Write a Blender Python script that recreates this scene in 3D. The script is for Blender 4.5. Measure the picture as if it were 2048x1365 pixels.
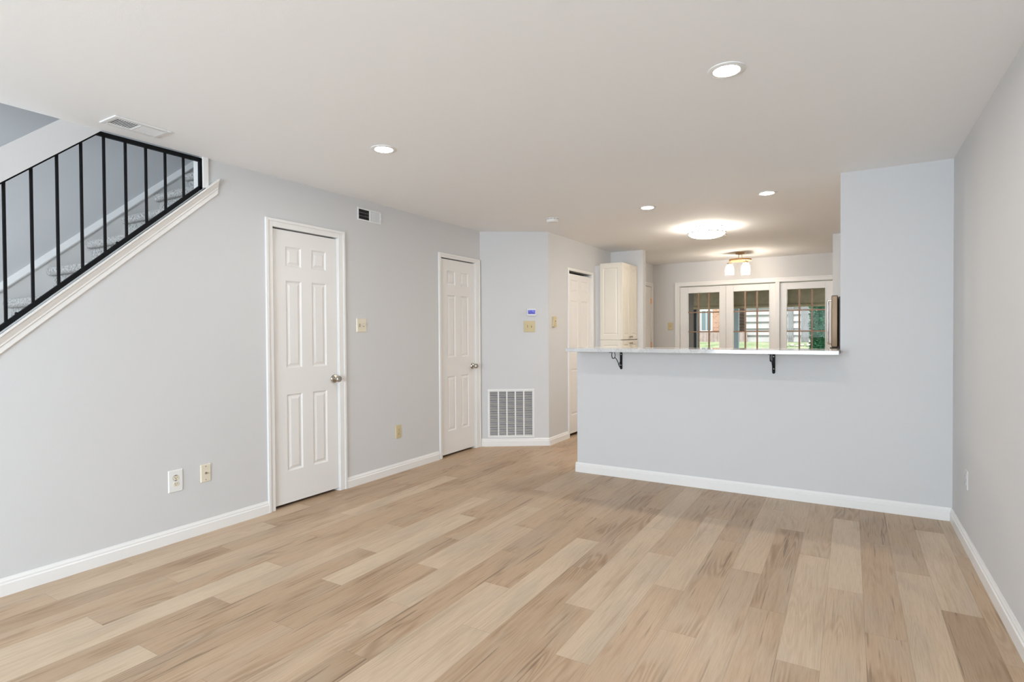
import bpy, bmesh, math, random
from mathutils import Matrix, Vector
random.seed(7)
for o in list(bpy.data.objects): bpy.data.objects.remove(o, do_unlink=True)
scn = bpy.context.scene
COL = scn.collection
PI = math.pi

# ------------------------------------------------------------------ camera
CAM_H = 1.287
yaw, pitch, roll = 0.5411406, -0.0139024, -0.0060210
_f = Vector((-math.sin(yaw)*math.cos(pitch), math.cos(yaw)*math.cos(pitch), math.sin(pitch)))
_r0 = Vector((math.cos(yaw), math.sin(yaw), 0)); _u0 = _r0.cross(_f)
_r = _r0*math.cos(roll) + _u0*math.sin(roll); _u = _u0*math.cos(roll) - _r0*math.sin(roll)
cam_d = bpy.data.cameras.new('camera'); cam = bpy.data.objects.new('camera', cam_d); COL.objects.link(cam)
cam_d.sensor_width = 36; cam_d.lens = 1125.3/2048*36; cam_d.clip_start = 0.05; cam_d.clip_end = 200
cam.matrix_world = Matrix(((_r.x,_u.x,-_f.x,0),(_r.y,_u.y,-_f.y,0),(_r.z,_u.z,-_f.z,CAM_H),(0,0,0,1)))
scn.camera = cam
# ------------------------------------------------------------------ world, daylight, exposure
scn.view_settings.view_transform = 'Standard'; scn.view_settings.look = 'None'
scn.view_settings.gamma = 1; scn.view_settings.use_curve_mapping = False
scn.view_settings.exposure = 0.14
W = bpy.data.worlds.new('world'); scn.world = W; W.use_nodes = True
bg = W.node_tree.nodes['Background']; bg.inputs[0].default_value = (0.86, 0.93, 1.0, 1); bg.inputs[1].default_value = 1.5
def light(name, kind, loc, rot, power, color, **kw):
    d = bpy.data.lights.new(name, kind); d.energy = power; d.color = color
    for k, v in kw.items(): setattr(d, k, v)
    o = bpy.data.objects.new(name, d); COL.objects.link(o); o.location = loc; o.rotation_euler = rot
    return o
light('sun', 'SUN', (0, 12, 12), (math.radians(38), 0, math.radians(25)), 2.6, (1, .95, .88), angle=0.05)
# daylight entering the street-side window behind the camera, and an added light at an unseen upstairs window
light('daylight_front_window', 'AREA', (-1.35, -3.70, 1.30), (math.radians(99), 0, math.radians(14)), 285, (0.76, 0.88, 1.0), shape='RECTANGLE', size=2.4, size_y=1.7)
light('added_stair_light', 'AREA', (-4.08, -3.68, 3.9), (math.radians(84), 0, 0), 88, (0.72, 0.86, 1.0), shape='RECTANGLE', size=0.6, size_y=1.1)
LAMP = dict(recess=(250, (1, .955, .90)), dome=(60, (1, .90, .78)), bulb=(145, (1, .87, .72)))

# ------------------------------------------------------------------ node helpers / materials
def new_mat(name):
    m = bpy.data.materials.new(name); m.use_nodes = True
    return m, m.node_tree, m.node_tree.nodes['Principled BSDF']
def srgb(r, g, b):
    f = lambda c: (c/255/12.92) if c/255 <= 0.04045 else ((c/255+0.055)/1.055)**2.4
    return (f(r), f(g), f(b), 1)
def plain(name, col, rough=.5, metal=0, bump=0, bscale=200, spec=None, var=0, coat=0):
    m, nt, b = new_mat(name)
    b.inputs['Base Color'].default_value = col; b.inputs['Roughness'].default_value = rough; b.inputs['Metallic'].default_value = metal
    if spec is not None: b.inputs['Specular IOR Level'].default_value = spec
    if coat: b.inputs['Coat Weight'].default_value = coat
    tc = nt.nodes.new('ShaderNodeTexCoord'); n = nt.nodes.new('ShaderNodeTexNoise'); n.inputs['Scale'].default_value = bscale; n.inputs['Detail'].default_value = 3
    nt.links.new(tc.outputs['Object'], n.inputs['Vector'])
    if bump:
        bp = nt.nodes.new('ShaderNodeBump'); bp.inputs['Strength'].default_value = bump; bp.inputs['Distance'].default_value = .002
        nt.links.new(n.outputs['Fac'], bp.inputs['Height']); nt.links.new(bp.outputs['Normal'], b.inputs['Normal'])
    if var:
        mx = nt.nodes.new('ShaderNodeMix'); mx.data_type = 'RGBA'
        mx.inputs[6].default_value = tuple(c*(1-var) for c in col[:3])+(1,); mx.inputs[7].default_value = tuple(min(1, c*(1+var)) for c in col[:3])+(1,)
        nt.links.new(n.outputs['Fac'], mx.inputs[0]); nt.links.new(mx.outputs[2], b.inputs['Base Color'])
    return m
def emit(name, col, strength):
    m, nt, b = new_mat(name)
    b.inputs['Base Color'].default_value = (.9, .9, .9, 1); b.inputs['Emission Color'].default_value = (*col, 1); b.inputs['Emission Strength'].default_value = strength
    return m
def glass_mat(name, tint=(1, 1, 1, 1), rough=.0, base=.04):
    m = bpy.data.materials.new(name); m.use_nodes = True; nt = m.node_tree; nt.nodes.clear()
    out = nt.nodes.new('ShaderNodeOutputMaterial'); mix = nt.nodes.new('ShaderNodeMixShader'); tr = nt.nodes.new('ShaderNodeBsdfTransparent'); gl = nt.nodes.new('ShaderNodeBsdfGlossy')
    lw = nt.nodes.new('ShaderNodeLayerWeight'); lw.inputs['Blend'].default_value = base*5
    tr.inputs['Color'].default_value = tint; gl.inputs['Roughness'].default_value = rough
    nt.links.new(lw.outputs['Fresnel'], mix.inputs[0]); nt.links.new(tr.outputs[0], mix.inputs[1]); nt.links.new(gl.outputs[0], mix.inputs[2]); nt.links.new(mix.outputs[0], out.inputs[0])
    return m

M = {}
M['wall'] = plain('wall_paint', (.64, .64, .64, 1), .75, bump=.15, bscale=260)
M['ceil'] = plain('ceiling_paint', (.90, .90, .895, 1), .85, bump=.12, bscale=180)
M['trim'] = plain('white_trim_paint', (.82, .81, .79, 1), .35, bump=.05, bscale=60)
M['door'] = plain('white_door_paint', (.80, .785, .765, 1), .38, bump=.05, bscale=60)
M['black'] = plain('black_painted_metal', (.004, .004, .005, 1), .55, spec=.2, bump=.1, bscale=90)
M['nickel'] = plain('brushed_nickel', (.50, .46, .40, 1), .28, 1, bump=.05)
M['steel'] = plain('chrome_steel', (.75, .75, .75, 1), .15, 1, bump=.02)
M['band'] = plain('satin_band_metal', (.06, .06, .06, 1), .5, 0, bump=.02)
M['brass'] = plain('brass', (.85, .50, .22, 1), .3, 1, bump=.02)
M['ivory'] = plain('ivory_plastic', srgb(226, 217, 196), .4, bump=.03)
M['tan'] = plain('tan_plastic', srgb(205, 190, 150), .4, bump=.03)
M['whiteplastic'] = plain('white_plastic', (.80, .80, .78, 1), .4, bump=.03)
M['slot'] = plain('dark_slot', (.02, .018, .015, 1), .6, bump=.02)
M['slotbrown'] = plain('brown_slot', (.12, .09, .06, 1), .6, bump=.02)
M['ventwhite'] = plain('white_enamel', (.80, .80, .79, 1), .4, bump=.03)
M['hollow_shade'] = plain('hollow_shade_black', (.015, .015, .015, 1), .8, bump=.02)  # near-black colour stands in for shade inside vents and closets
M['cab'] = plain('cream_cabinet_paint', (.74, .70, .62, 1), .4, bump=.04)
M['fridge_body'] = plain('black_fridge_side', (.018, .014, .012, 1), .45, bump=.1)
M['fridge_door'] = plain('brown_reflecting_steel', (.17, .12, .078, 1), .38, .85, bump=.04)  # stainless steel; brown of the reflected room put into its base colour
M['wood'] = plain('pale_wood', (.55, .30, .13, 1), .45, bump=.1, var=.2, bscale=30)
M['gold'] = plain('satin_brass', (.62, .52, .36, 1), .3, 1, bump=.02)
M['muntin'] = plain('brown_muntin', (.30, .19, .12, 1), .5, bump=.05)
M['glass'] = glass_mat('window_glass', base=.02)
M['jar'] = glass_mat('jar_glass', (.97, .97, .97, 1), .1, .012)
_nt = M['jar'].node_tree; _o = _nt.nodes['Material Output']; _m1 = _o.inputs[0].links[0].from_node   # ribbed glass scatters some lamp light
_tl = _nt.nodes.new('ShaderNodeBsdfTranslucent'); _m2 = _nt.nodes.new('ShaderNodeMixShader'); _m2.inputs[0].default_value = .22
_nt.links.new(_m1.outputs[0], _m2.inputs[1]); _nt.links.new(_tl.outputs[0], _m2.inputs[2]); _nt.links.new(_m2.outputs[0], _o.inputs[0])
M['recess'] = emit('recessed_lens', LAMP['recess'][1], LAMP['recess'][0])
M['dome'] = emit('dome_diffuser', LAMP['dome'][1], LAMP['dome'][0])
M['bulb'] = emit('bulb', LAMP['bulb'][1], LAMP['bulb'][0])
M['shade'] = plain('olive_roll_shade', (.34, .29, .18, 1), .8, bump=.1, var=.3, bscale=14)
M['fence'] = plain('weathered_fence', (.45, .36, .34, 1), .8, bump=.1, var=.35, bscale=9)
M['siding'] = plain('pale_siding', (.50, .49, .49, 1), .7, bump=.1, var=.15, bscale=5)
M['greywood'] = plain('grey_planks', (.27, .27, .28, 1), .8, bump=.1, var=.35, bscale=12)
M['blue'] = plain('pale_blue_paint', (.42, .55, .62, 1), .6, bump=.05)
M['porch'] = plain('taupe_siding', (.23, .20, .17, 1), .7, bump=.05)
M['leaf'] = plain('evergreen_leaves', (.05, .20, .10, 1), .7, bump=.2, var=.5, bscale=18)
M['soil'] = plain('trunk_bark', (.12, .08, .05, 1), .9, bump=.3)
M['winblue'] = plain('house_window_glass', (.20, .28, .30, 1), .1, bump=.02)
M['patio'] = plain('patio_concrete', (.55, .52, .49, 1), .85, bump=.1, var=.1, bscale=8)

def grass():
    m, nt, b = new_mat('lawn_grass'); L = nt.links.new
    tc = nt.nodes.new('ShaderNodeTexCoord'); n = nt.nodes.new('ShaderNodeTexNoise'); n.inputs['Scale'].default_value = 3; n.inputs['Detail'].default_value = 8
    r = nt.nodes.new('ShaderNodeValToRGB'); r.color_ramp.elements[0].position = .35; r.color_ramp.elements[0].color = (.25, .36, .18, 1); r.color_ramp.elements[1].position = .7; r.color_ramp.elements[1].color = (.52, .56, .36, 1)
    L(tc.outputs['Object'], n.inputs['Vector']); L(n.outputs['Fac'], r.inputs[0]); L(r.outputs[0], b.inputs['Base Color']); b.inputs['Roughness'].default_value = .95
    return m
M['grass'] = grass()
def brick():
    m, nt, b = new_mat('red_brick'); L = nt.links.new
    tc = nt.nodes.new('ShaderNodeTexCoord'); mp = nt.nodes.new('ShaderNodeMapping'); mp.inputs['Rotation'].default_value = (PI/2, 0, 0)
    t = nt.nodes.new('ShaderNodeTexBrick'); t.inputs['Scale'].default_value = 5; t.inputs['Color1'].default_value = (.50, .26, .17, 1); t.inputs['Color2'].default_value = (.62, .38, .26, 1); t.inputs['Mortar'].default_value = (.62, .56, .5, 1)
    L(tc.outputs['Object'], mp.inputs[0]); L(mp.outputs[0], t.inputs['Vector']); L(t.outputs[0], b.inputs['Base Color']); b.inputs['Roughness'].default_value = .9
    return m
M['brick'] = brick()
def quartz():
    m, nt, b = new_mat('white_quartz'); L = nt.links.new
    tc = nt.nodes.new('ShaderNodeTexCoord')
    n = nt.nodes.new('ShaderNodeTexNoise'); n.inputs['Scale'].default_value = 5; n.inputs['Detail'].default_value = 10; n.inputs['Roughness'].default_value = .65; n.inputs['Distortion'].default_value = 1.2
    r = nt.nodes.new('ShaderNodeValToRGB'); e = r.color_ramp.elements
    e[0].position = 0; e[0].color = (.64, .64, .63, 1); e[1].position = .47; e[1].color = (.64, .64, .63, 1)
    x = e.new(.5); x.color = (.50, .50, .50, 1); x = e.new(.525); x.color = (.62, .62, .61, 1); x = e.new(.75); x.color = (.52, .53, .54, 1)
    L(tc.outputs['Object'], n.inputs['Vector']); L(n.outputs['Fac'], r.inputs[0]); L(r.outputs[0], b.inputs['Base Color']); b.inputs['Roughness'].default_value = .08
    return m
M['quartz'] = quartz()
def carpet():
    m, nt, b = new_mat('grey_carpet'); L = nt.links.new
    tc = nt.nodes.new('ShaderNodeTexCoord')
    mp = nt.nodes.new('ShaderNodeMapping'); mp.inputs['Scale'].default_value = (1, 1, .35)
    n = nt.nodes.new('ShaderNodeTexNoise'); n.inputs['Scale'].default_value = 210; n.inputs['Detail'].default_value = 3
    r = nt.nodes.new('ShaderNodeValToRGB'); e = r.color_ramp.elements
    e[0].position = .38; e[0].color = (.22, .21, .20, 1); e[1].position = .56; e[1].color = (.62, .605, .58, 1)
    bp = nt.nodes.new('ShaderNodeBump'); bp.inputs['Strength'].default_value = .2; bp.inputs['Distance'].default_value = .003
    L(tc.outputs['Object'], mp.inputs[0]); L(mp.outputs[0], n.inputs['Vector']); L(n.outputs['Fac'], r.inputs[0]); L(r.outputs[0], b.inputs['Base Color'])
    L(n.outputs['Fac'], bp.inputs['Height']); L(bp.outputs[0], b.inputs['Normal']); b.inputs['Roughness'].default_value = 1
    return m
M['carpet'] = carpet()
def floor_mat():
    m, nt, b = new_mat('oak_plank_floor'); L = nt.links.new; N = nt.nodes.new
    def math_(op, a, bb=None, c=None):
        n = N('ShaderNodeMath'); n.operation = op
        for i, v in enumerate((a, bb, c)):
            if v is None: continue
            if isinstance(v, (int, float)): n.inputs[i].default_value = v
            else: L(v, n.inputs[i])
        return n.outputs[0]
    def mixc(f, a, c, mode='MIX'):
        n = N('ShaderNodeMix'); n.data_type = 'RGBA'; n.blend_type = mode
        for s, v in ((0, f), (6, a), (7, c)):
            if isinstance(v, (int, float, tuple)): n.inputs[s].default_value = v
            else: L(v, n.inputs[s])
        return n.outputs[2]
    uv = N('ShaderNodeUVMap'); uv.uv_map = 'plank'; sx = N('ShaderNodeSeparateXYZ'); L(uv.outputs[0], sx.inputs[0])
    def attr(nm):
        a = N('ShaderNodeAttribute'); a.attribute_name = nm; return a.outputs['Fac']
    tone, seed = attr('tone'), attr('seed')
    def vec(kx, ky, kz):
        c = N('ShaderNodeCombineXYZ'); L(math_('MULTIPLY', sx.outputs[0], kx), c.inputs[0]); L(math_('MULTIPLY', sx.outputs[1], ky), c.inputs[1]); L(math_('MULTIPLY', seed, kz), c.inputs[2]); return c.outputs[0]
    def noise(v, scale, detail, rough=.5, dist=0):
        n = N('ShaderNodeTexNoise'); n.inputs['Scale'].default_value = scale; n.inputs['Detail'].default_value = detail; n.inputs['Roughness'].default_value = rough; n.inputs['Distortion'].default_value = dist
        L(v, n.inputs['Vector']); return n.outputs['Fac']
    def ramp(f, p0, p1):
        n = N('ShaderNodeMapRange'); n.interpolation_type = 'SMOOTHSTEP'; n.inputs[1].default_value = p0; n.inputs[2].default_value = p1; L(f, n.inputs[0]); return n.outputs[0]
    fine = noise(vec(1, .03, 91), 260, 4, .6)
    streak = noise(vec(1, .06, 57), 30, 5, .6)
    broad = noise(vec(1, .30, 33), 6, 2)
    field = noise(vec(1, .085, 71), 9, 1, .4, .15)
    rings = math_('MULTIPLY_ADD', math_('SINE', math_('MULTIPLY', field, 120)), .5, .5)
    figmask = ramp(noise(vec(1, .45, 13), 4.5, 1), .49, .62)
    # plain-sawn heavy figure on the darker boards
    fig = math_('MULTIPLY', math_('MULTIPLY', rings, figmask), math_('MULTIPLY_ADD', tone, -.7, .85))
    crack = math_('MULTIPLY', ramp(noise(vec(1, .030, 23), 62, 2, .5), .63, .70), math_('SUBTRACT', 1.0, tone))
    light_c, mid_c, dark_c, grey_c = srgb(213, 193, 168), srgb(197, 171, 143), srgb(170, 145, 119), srgb(184, 171, 154)
    base = mixc(ramp(tone, .0, .5), dark_c, mid_c); base = mixc(ramp(tone, .5, 1.0), base, light_c)
    base = mixc(math_('MULTIPLY', ramp(broad, .45, .70), .38), base, grey_c)
    dk = mixc(1.0, base, (.68, .61, .54, 1), 'MULTIPLY')
    base = mixc(math_('MULTIPLY', ramp(streak, .48, .74), .50), base, dk)
    base = mixc(math_('MULTIPLY', fig, .95), base, mixc(1.0, base, (.60, .51, .42, 1), 'MULTIPLY'))
    base = mixc(math_('MULTIPLY', ramp(fine, .42, .70), .38), base, dk)
    base = mixc(math_('MULTIPLY', crack, .8), base, (.11, .072, .045, 1))
    # joints between boards (uv is metres from the board's centre)
    eu = math_('SUBTRACT', .0762, math_('ABSOLUTE', sx.outputs[0])); ev = math_('SUBTRACT', .61, math_('ABSOLUTE', sx.outputs[1]))
    e = math_('MINIMUM', eu, ev); j = math_('SUBTRACT', 1.0, ramp(e, .0003, .0016))
    base = mixc(math_('MULTIPLY', j, .35), base, (.12, .085, .06, 1))
    base = mixc(1.0, base, (.93, .905, .875, 1), 'MULTIPLY')
    L(base, b.inputs['Base Color'])
    L(math_('MULTIPLY_ADD', fine, .15, .36), b.inputs['Roughness'])
    bp = N('ShaderNodeBump'); bp.inputs['Strength'].default_value = .12; bp.inputs['Distance'].default_value = .001; L(math_('SUBTRACT', fine, j), bp.inputs['Height']); L(bp.outputs[0], b.inputs['Normal'])
    b.inputs['Specular IOR Level'].default_value = .4
    return m
M['floor'] = floor_mat()

# ------------------------------------------------------------------ mesh helpers
def B(): return bmesh.new()
def box(bm, x0, x1, y0, y1, z0, z1):
    v = [bm.verts.new((x, y, z)) for x in (x0, x1) for y in (y0, y1) for z in (z0, z1)]
    for f in ((0,1,3,2),(4,6,7,5),(0,4,5,1),(2,3,7,6),(0,2,6,4),(1,5,7,3)): bm.faces.new([v[i] for i in f])
    return v
def prism(bm, pts, axis, a0, a1):
    """extrude a 2-D outline along an axis; pts are (y,z) for axis x, (x,z) for y, (x,y) for z"""
    def P(p, a): return {'x': (a, p[0], p[1]), 'y': (p[0], a, p[1]), 'z': (p[0], p[1], a)}[axis]
    A = [bm.verts.new(P(p, a0)) for p in pts]; C = [bm.verts.new(P(p, a1)) for p in pts]
    n = len(pts); bm.faces.new(A); bm.faces.new(list(reversed(C)))
    for i in range(n): bm.faces.new((A[i], A[(i+1) % n], C[(i+1) % n], C[i]))
def lathe(bm, prof, c=(0, 0, 0), axis='z', n=32, close=False):
    """prof: (radius, height)"""
    rings = []
    for r, h in prof:
        ring = []
        for i in range(n):
            a = 2*PI*i/n; x, y = r*math.cos(a), r*math.sin(a)
            p = {'z': (x, y, h), 'y': (x, h, y), 'x': (h, x, y)}[axis]
            ring.append(bm.verts.new((p[0]+c[0], p[1]+c[1], p[2]+c[2])))
        rings.append(ring)
    for a, b_ in zip(rings, rings[1:]):
        for i in range(n): bm.faces.new((a[i], a[(i+1) % n], b_[(i+1) % n], b_[i]))
    if prof[0][0] > 1e-5: bm.faces.new(list(reversed(rings[0])))
    if prof[-1][0] > 1e-5 and not close: bm.faces.new(rings[-1])
def tube(bm, pts, r, n=10):
    pts = [Vector(p) for p in pts]; rings = []
    for i, p in enumerate(pts):
        t = (pts[min(i+1, len(pts)-1)]-pts[max(i-1, 0)]).normalized()
        a = t.orthogonal().normalized() if i == 0 else (prev-t*prev.dot(t)).normalized()
        prev = a; b_ = t.cross(a)
        rings.append([bm.verts.new(p+r*(math.cos(2*PI*k/n)*a+math.sin(2*PI*k/n)*b_)) for k in range(n)])
    for a, b_ in zip(rings, rings[1:]):
        for i in range(n): bm.faces.new((a[i], a[(i+1) % n], b_[(i+1) % n], b_[i]))
    bm.faces.new(list(reversed(rings[0]))); bm.faces.new(rings[-1])
def bar(bm, p, q, w, up=(0, 0, 1), h=None):
    """square bar from p to q"""
    p, q = Vector(p), Vector(q); t = (q-p).normalized(); s = t.cross(Vector(up)).normalized(); u = s.cross(t); h = h or w
    v = [bm.verts.new(e+s*a*w/2+u*b_*h/2) for e in (p, q) for a, b_ in ((-1,-1),(1,-1),(1,1),(-1,1))]
    for f in ((3,2,1,0),(4,5,6,7),(0,1,5,4),(1,2,6,5),(2,3,7,6),(3,0,4,7)): bm.faces.new([v[i] for i in f])
def obj(name, bm, mat, parent=None, bevel=0, smooth=False, loc=None, rz=0):
    bmesh.ops.recalc_face_normals(bm, faces=bm.faces)
    me = bpy.data.meshes.new(name); bm.to_mesh(me); bm.free(); o = bpy.data.objects.new(name, me); COL.objects.link(o)
    me.materials.append(mat)
    if smooth:
        for f in me.polygons: f.use_smooth = True
        if smooth != 'all':
            try: me.set_sharp_from_angle(angle=math.radians(40))
            except Exception: pass
    if bevel:
        md = o.modifiers.new('bevel', 'BEVEL'); md.width = bevel; md.segments = 2; md.limit_method = 'ANGLE'
    if parent: o.parent = parent
    if loc: o.location = loc
    if rz: o.rotation_euler = (0, 0, rz)
    return o
def tag(o, label, cat=None, group=None, kind=None):
    o['label'] = label
    if cat: o['category'] = cat
    if group: o['group'] = group
    if kind: o['kind'] = kind
    return o
def thing(name, label, cat, loc, rz=0, group=None, kind=None):
    o = bpy.data.objects.new(name, None); COL.objects.link(o); o.location = loc; o.rotation_euler = (0, 0, rz); o.empty_display_size = .1
    return tag(o, label, cat, group, kind)
def struct(name, bm, mat, label, cat, **kw): return tag(obj(name, bm, mat, **kw), label, cat, kind='structure')
# local frame of anything on a wall: x to the right as you face it, z up, +y into the wall
RL, RF, RR = PI/2, 0.0, -PI/2
def panel_face(bm, x0, x1, z0, z1, y, panels, ring):
    """flat face at y (towards -y) with moulded panels; ring = [(inset, depth)...]"""
    xs = sorted({x0, x1, *[p[0] for p in panels], *[p[1] for p in panels]}); zs = sorted({z0, z1, *[p[2] for p in panels], *[p[3] for p in panels]})
    def inside(a, b_, c, d):
        for p in panels:
            if p[0]-1e-6 <= a and b_ <= p[1]+1e-6 and p[2]-1e-6 <= c and d <= p[3]+1e-6: return True
        return False
    for a, b_ in zip(xs, xs[1:]):
        for c, d in zip(zs, zs[1:]):
            if not inside(a, b_, c, d): bm.faces.new([bm.verts.new(p) for p in ((a, y, c), (b_, y, c), (b_, y, d), (a, y, d))])
    for a, b_, c, d in panels:
        prev = [bm.verts.new(p) for p in ((a, y, c), (b_, y, c), (b_, y, d), (a, y, d))]
        for ins, dep in ring:
            cur = [bm.verts.new(p) for p in ((a+ins, y+dep, c+ins), (b_-ins, y+dep, c+ins), (b_-ins, y+dep, d-ins), (a+ins, y+dep, d-ins))]
            for i in range(4): bm.faces.new((prev[i], prev[(i+1) % 4], cur[(i+1) % 4], cur[i]))
            prev = cur
        bm.faces.new(prev)
def slab_panels(x0, x1, z0, z1, y0, y1, panels, ring):
    bm = B(); box(bm, x0, x1, y0, y1, z0, z1); bm.faces.ensure_lookup_table()
    for f in list(bm.faces):
        if all(abs(v.co.y-y0) < 1e-6 for v in f.verts): bm.faces.remove(f)
    panel_face(bm, x0, x1, z0, z1, y0, panels, ring); bmesh.ops.remove_doubles(bm, verts=bm.verts, dist=1e-5)
    return bm
DOOR_RING = [(.010, .0075), (.016, .0085), (.036, .002)]

# ------------------------------------------------------------------ dimensions of the place
XL, XR, YP, H = -3.598, .594, 4.77, 2.44
YF, YN, YB = -3.6, 7.68, 9.5         # street wall, nibs between kitchen and dining area, garden wall
XH, XD, XS = -2.95, -2.89, -4.498    # hall wall, dining side wall, far stairwell wall
WT = .115
CAP_M = .905
def capz(y): return 1.30+CAP_M*(y-1.079)
def bandz(y): return 2.045+.879*(y-1.09)

# ------------------------------------------------------------------ floor: each board a face with its own tone
PW, PL, PX = .1524, 1.22, -.096
# (column, row): tone of boards that stand out in the room
FLOOR_TONES = {(0, 2): .92, (-1, 2): .86, (3, 2): .88, (2, 2): .82, (0, 1): .72, (4, 3): .80, (-5, 2): .80, (-3, 2): .76, (-6, 1): .88, (3, 1): .15, (1, 2): .38, (1, 1): .42, (-2, 2): .30, (-2, 1): .36, (2, 1): .45,
    (-15, 1): .96, (-9, 1): .96, (-10, 1): .88, (-9, 0): .92, (-7, 2): .82, (-12, 1): .84, (-13, 2): .86, (-11, 1): .34, (-11, 2): .30, (-22, 1): .84, (-19, 0): .96, (-18, 0): .96, (-20, 1): .70, (-16, 0): .92, (-17, 1): .74, (-8, 1): .32, (-8, 2): .30, (-4, 2): .36, (-4, 1): .5, (-21, 1): .35, (-19, 1): .4, (-5, 1): .5, (-7, 1): .35}
def build_floor():
    bm = B(); uvl = bm.loops.layers.uv.new('plank'); tl = bm.faces.layers.float.new('tone'); sl = bm.faces.layers.float.new('seed')
    k0 = math.floor((XS-.15-PX)/PW); k1 = math.ceil((XR-PX)/PW); rnd = random.Random(11)
    over = FLOOR_TONES
    for k in range(k0, k1+1):
        x0, x1 = PX+k*PW, PX+(k+1)*PW; cx0, cx1 = max(x0, XS-.12), min(x1, XR+.10)
        if cx1 <= cx0: continue
        y0 = 2.0-(k % 3)*PL/3
        for j in range(-5, 8):
            a, b_ = y0+(j-1)*PL, y0+j*PL; t = rnd.random(); sd = rnd.random()
            t = .22+.40*t if t < .82 else .60+.25*rnd.random()
            t = over.get((k, j), t)
            ca, cb = max(a, YF-.1), min(b_, YB+.1)
            if cb <= ca: continue
            co = [(cx0, ca), (cx1, ca), (cx1, cb), (cx0, cb)]
            f = bm.faces.new([bm.verts.new((x, y, 0)) for x, y in co]); f[tl] = t; f[sl] = sd*10+k*.37
            for lp, (x, y) in zip(f.loops, co): lp[uvl].uv = (x-(x0+x1)/2, y-(a+b_)/2)
    n = len(bm.faces)
    box(bm, XS-.12, XR+.10, YF-.1, YB+.1, -.12, -.002)
    me = bpy.data.meshes.new('floor'); bm.to_mesh(me); bm.free(); o = bpy.data.objects.new('floor', me); COL.objects.link(o); me.materials.append(M['floor'])
    return tag(o, 'light oak plank floor running the length of the room', 'floor', kind='structure')
build_floor()

# ------------------------------------------------------------------ walls
bm = B(); box(bm, XL, XR+.10, YF-.1, YB+.1, H, H+.31)
struct('ceiling', bm, M['ceil'], 'smooth white ceiling over living room, kitchen and dining area', 'ceiling')
# left wall: sloped knee wall under the stair rail, then full height with two door openings
D1, D2, DH = (2.613, 3.222), (4.575, 5.187), 2.073
XB = XL-WT
bm = B()
prism(bm, [(-.38, 0), (2.13, 0), (2.13, capz(2.13)-.02), (-.38, capz(-.38)-.02+.04)], 'x', XB, XL)
box(bm, XB, XL, 2.13, D1[0], 0, H); box(bm, XB, XL, *D1, DH, H)
box(bm, XB, XL, D1[1], D2[0], 0, H); box(bm, XB, XL, *D2, DH, H); box(bm, XB, XL, D2[1], 5.30, 0, H)
struct('wall_left', bm, M['wall'], 'long pale grey left wall with stair opening and two doors', 'wall')
# sloped drywall band above the railing
bm = B(); y2 = 1.09+(H-2.045)/.879; y3 = 1.093+(H-2.22)/.879
prism(bm, [(-.38, bandz(-.38)), (y2, H), (y3, H), (-.38, bandz(-.38)+.176)], 'x', XB, XL)
struct('trim_1', bm, M['wall'], 'sloped drywall band rising to the ceiling above the stair railing', 'drywall band')
# closets behind the two left doors, coloured near-black in place of shade
for nm, (a, b_), dep, lab in (('wall_closet', D1, .55, 'closet interior coloured near-black as shade behind the nearer left door'), ('wall_utility', D2, .55, 'closet interior coloured near-black as shade behind the farther left door')):
    bm = B(); x1, x0 = XB, XB-dep; t = .03
    box(bm, x0-t, x0, a-.06, b_+.06, 0, DH+.06); box(bm, x0, x1, a-.06, a-.03, 0, DH+.06); box(bm, x0, x1, b_+.03, b_+.06, 0, DH+.06); box(bm, x0, x1, a-.06, b_+.06, DH+.03, DH+.06)
    struct(nm, bm, M['hollow_shade'], lab, 'closet')
# angled wall
A0, A1 = Vector((XL, 5.29)), Vector((XH, 5.72)); AD = (A1-A0).normalized(); AR = math.atan2(AD.y, AD.x); AN = Vector((-AD.y, AD.x)); AL = (A1-A0).length
bm = B(); q = [A0-AD*.0, A1, A1+AN*.0+Vector((-.02, .10)), A0+AN*.10+Vector((-.1, 0))]
prism(bm, [tuple(p) for p in q], 'z', 0, H)
struct('wall_angled', bm, M['wall'], 'short diagonal grey wall holding the return air grille', 'wall')
# hall wall with closet door
D3, DH3 = (6.25, 6.97), 2.052
bm = B(); X0 = XH-WT
box(bm, X0, XH, 5.72, D3[0], 0, H); box(bm, X0, XH, *D3, DH3, H); box(bm, X0, XH, D3[1], YN, 0, H)
struct('wall_hall', bm, M['wall'], 'warm lit hall wall with pantry door past the diagonal wall', 'wall')
bm = B(); a, b_ = D3; x1 = X0; x0 = X0-.5
box(bm, x0-.03, x0, a-.06, b_+.06, 0, DH3+.06); box(bm, x0, x1, a-.06, a-.03, 0, DH3+.06); box(bm, x0, x1, b_+.03, b_+.06, 0, DH3+.06); box(bm, x0, x1, a-.06, b_+.06, DH3+.03, DH3+.06)
struct('wall_pantry', bm, M['hollow_shade'], 'pantry interior coloured near-black as shade behind the hall door', 'closet')  # near-black colour replaces the shade inside the pantry
bm = B(); box(bm, X0, -2.478, YN, YN+.12, 0, H); struct('wall_nib', bm, M['wall'], 'short wall end beside the tall cream cabinet', 'wall')
bm = B(); box(bm, -.178, XR, YN, YN+.12, 0, H); struct('wall_stub', bm, M['wall'], 'short wall end behind the refrigerator', 'wall')
# dining side wall with door
D4, DH4 = (8.60, 9.405), 2.06
X0 = XD-WT; bm = B()
box(bm, X0, XD, YN+.12, D4[0], 0, H); box(bm, X0, XD, *D4, DH4, H); box(bm, X0, XD, D4[1], YB, 0, H)
struct('wall_dining', bm, M['wall'], 'dining area side wall with a white door near the corner', 'wall')
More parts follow.
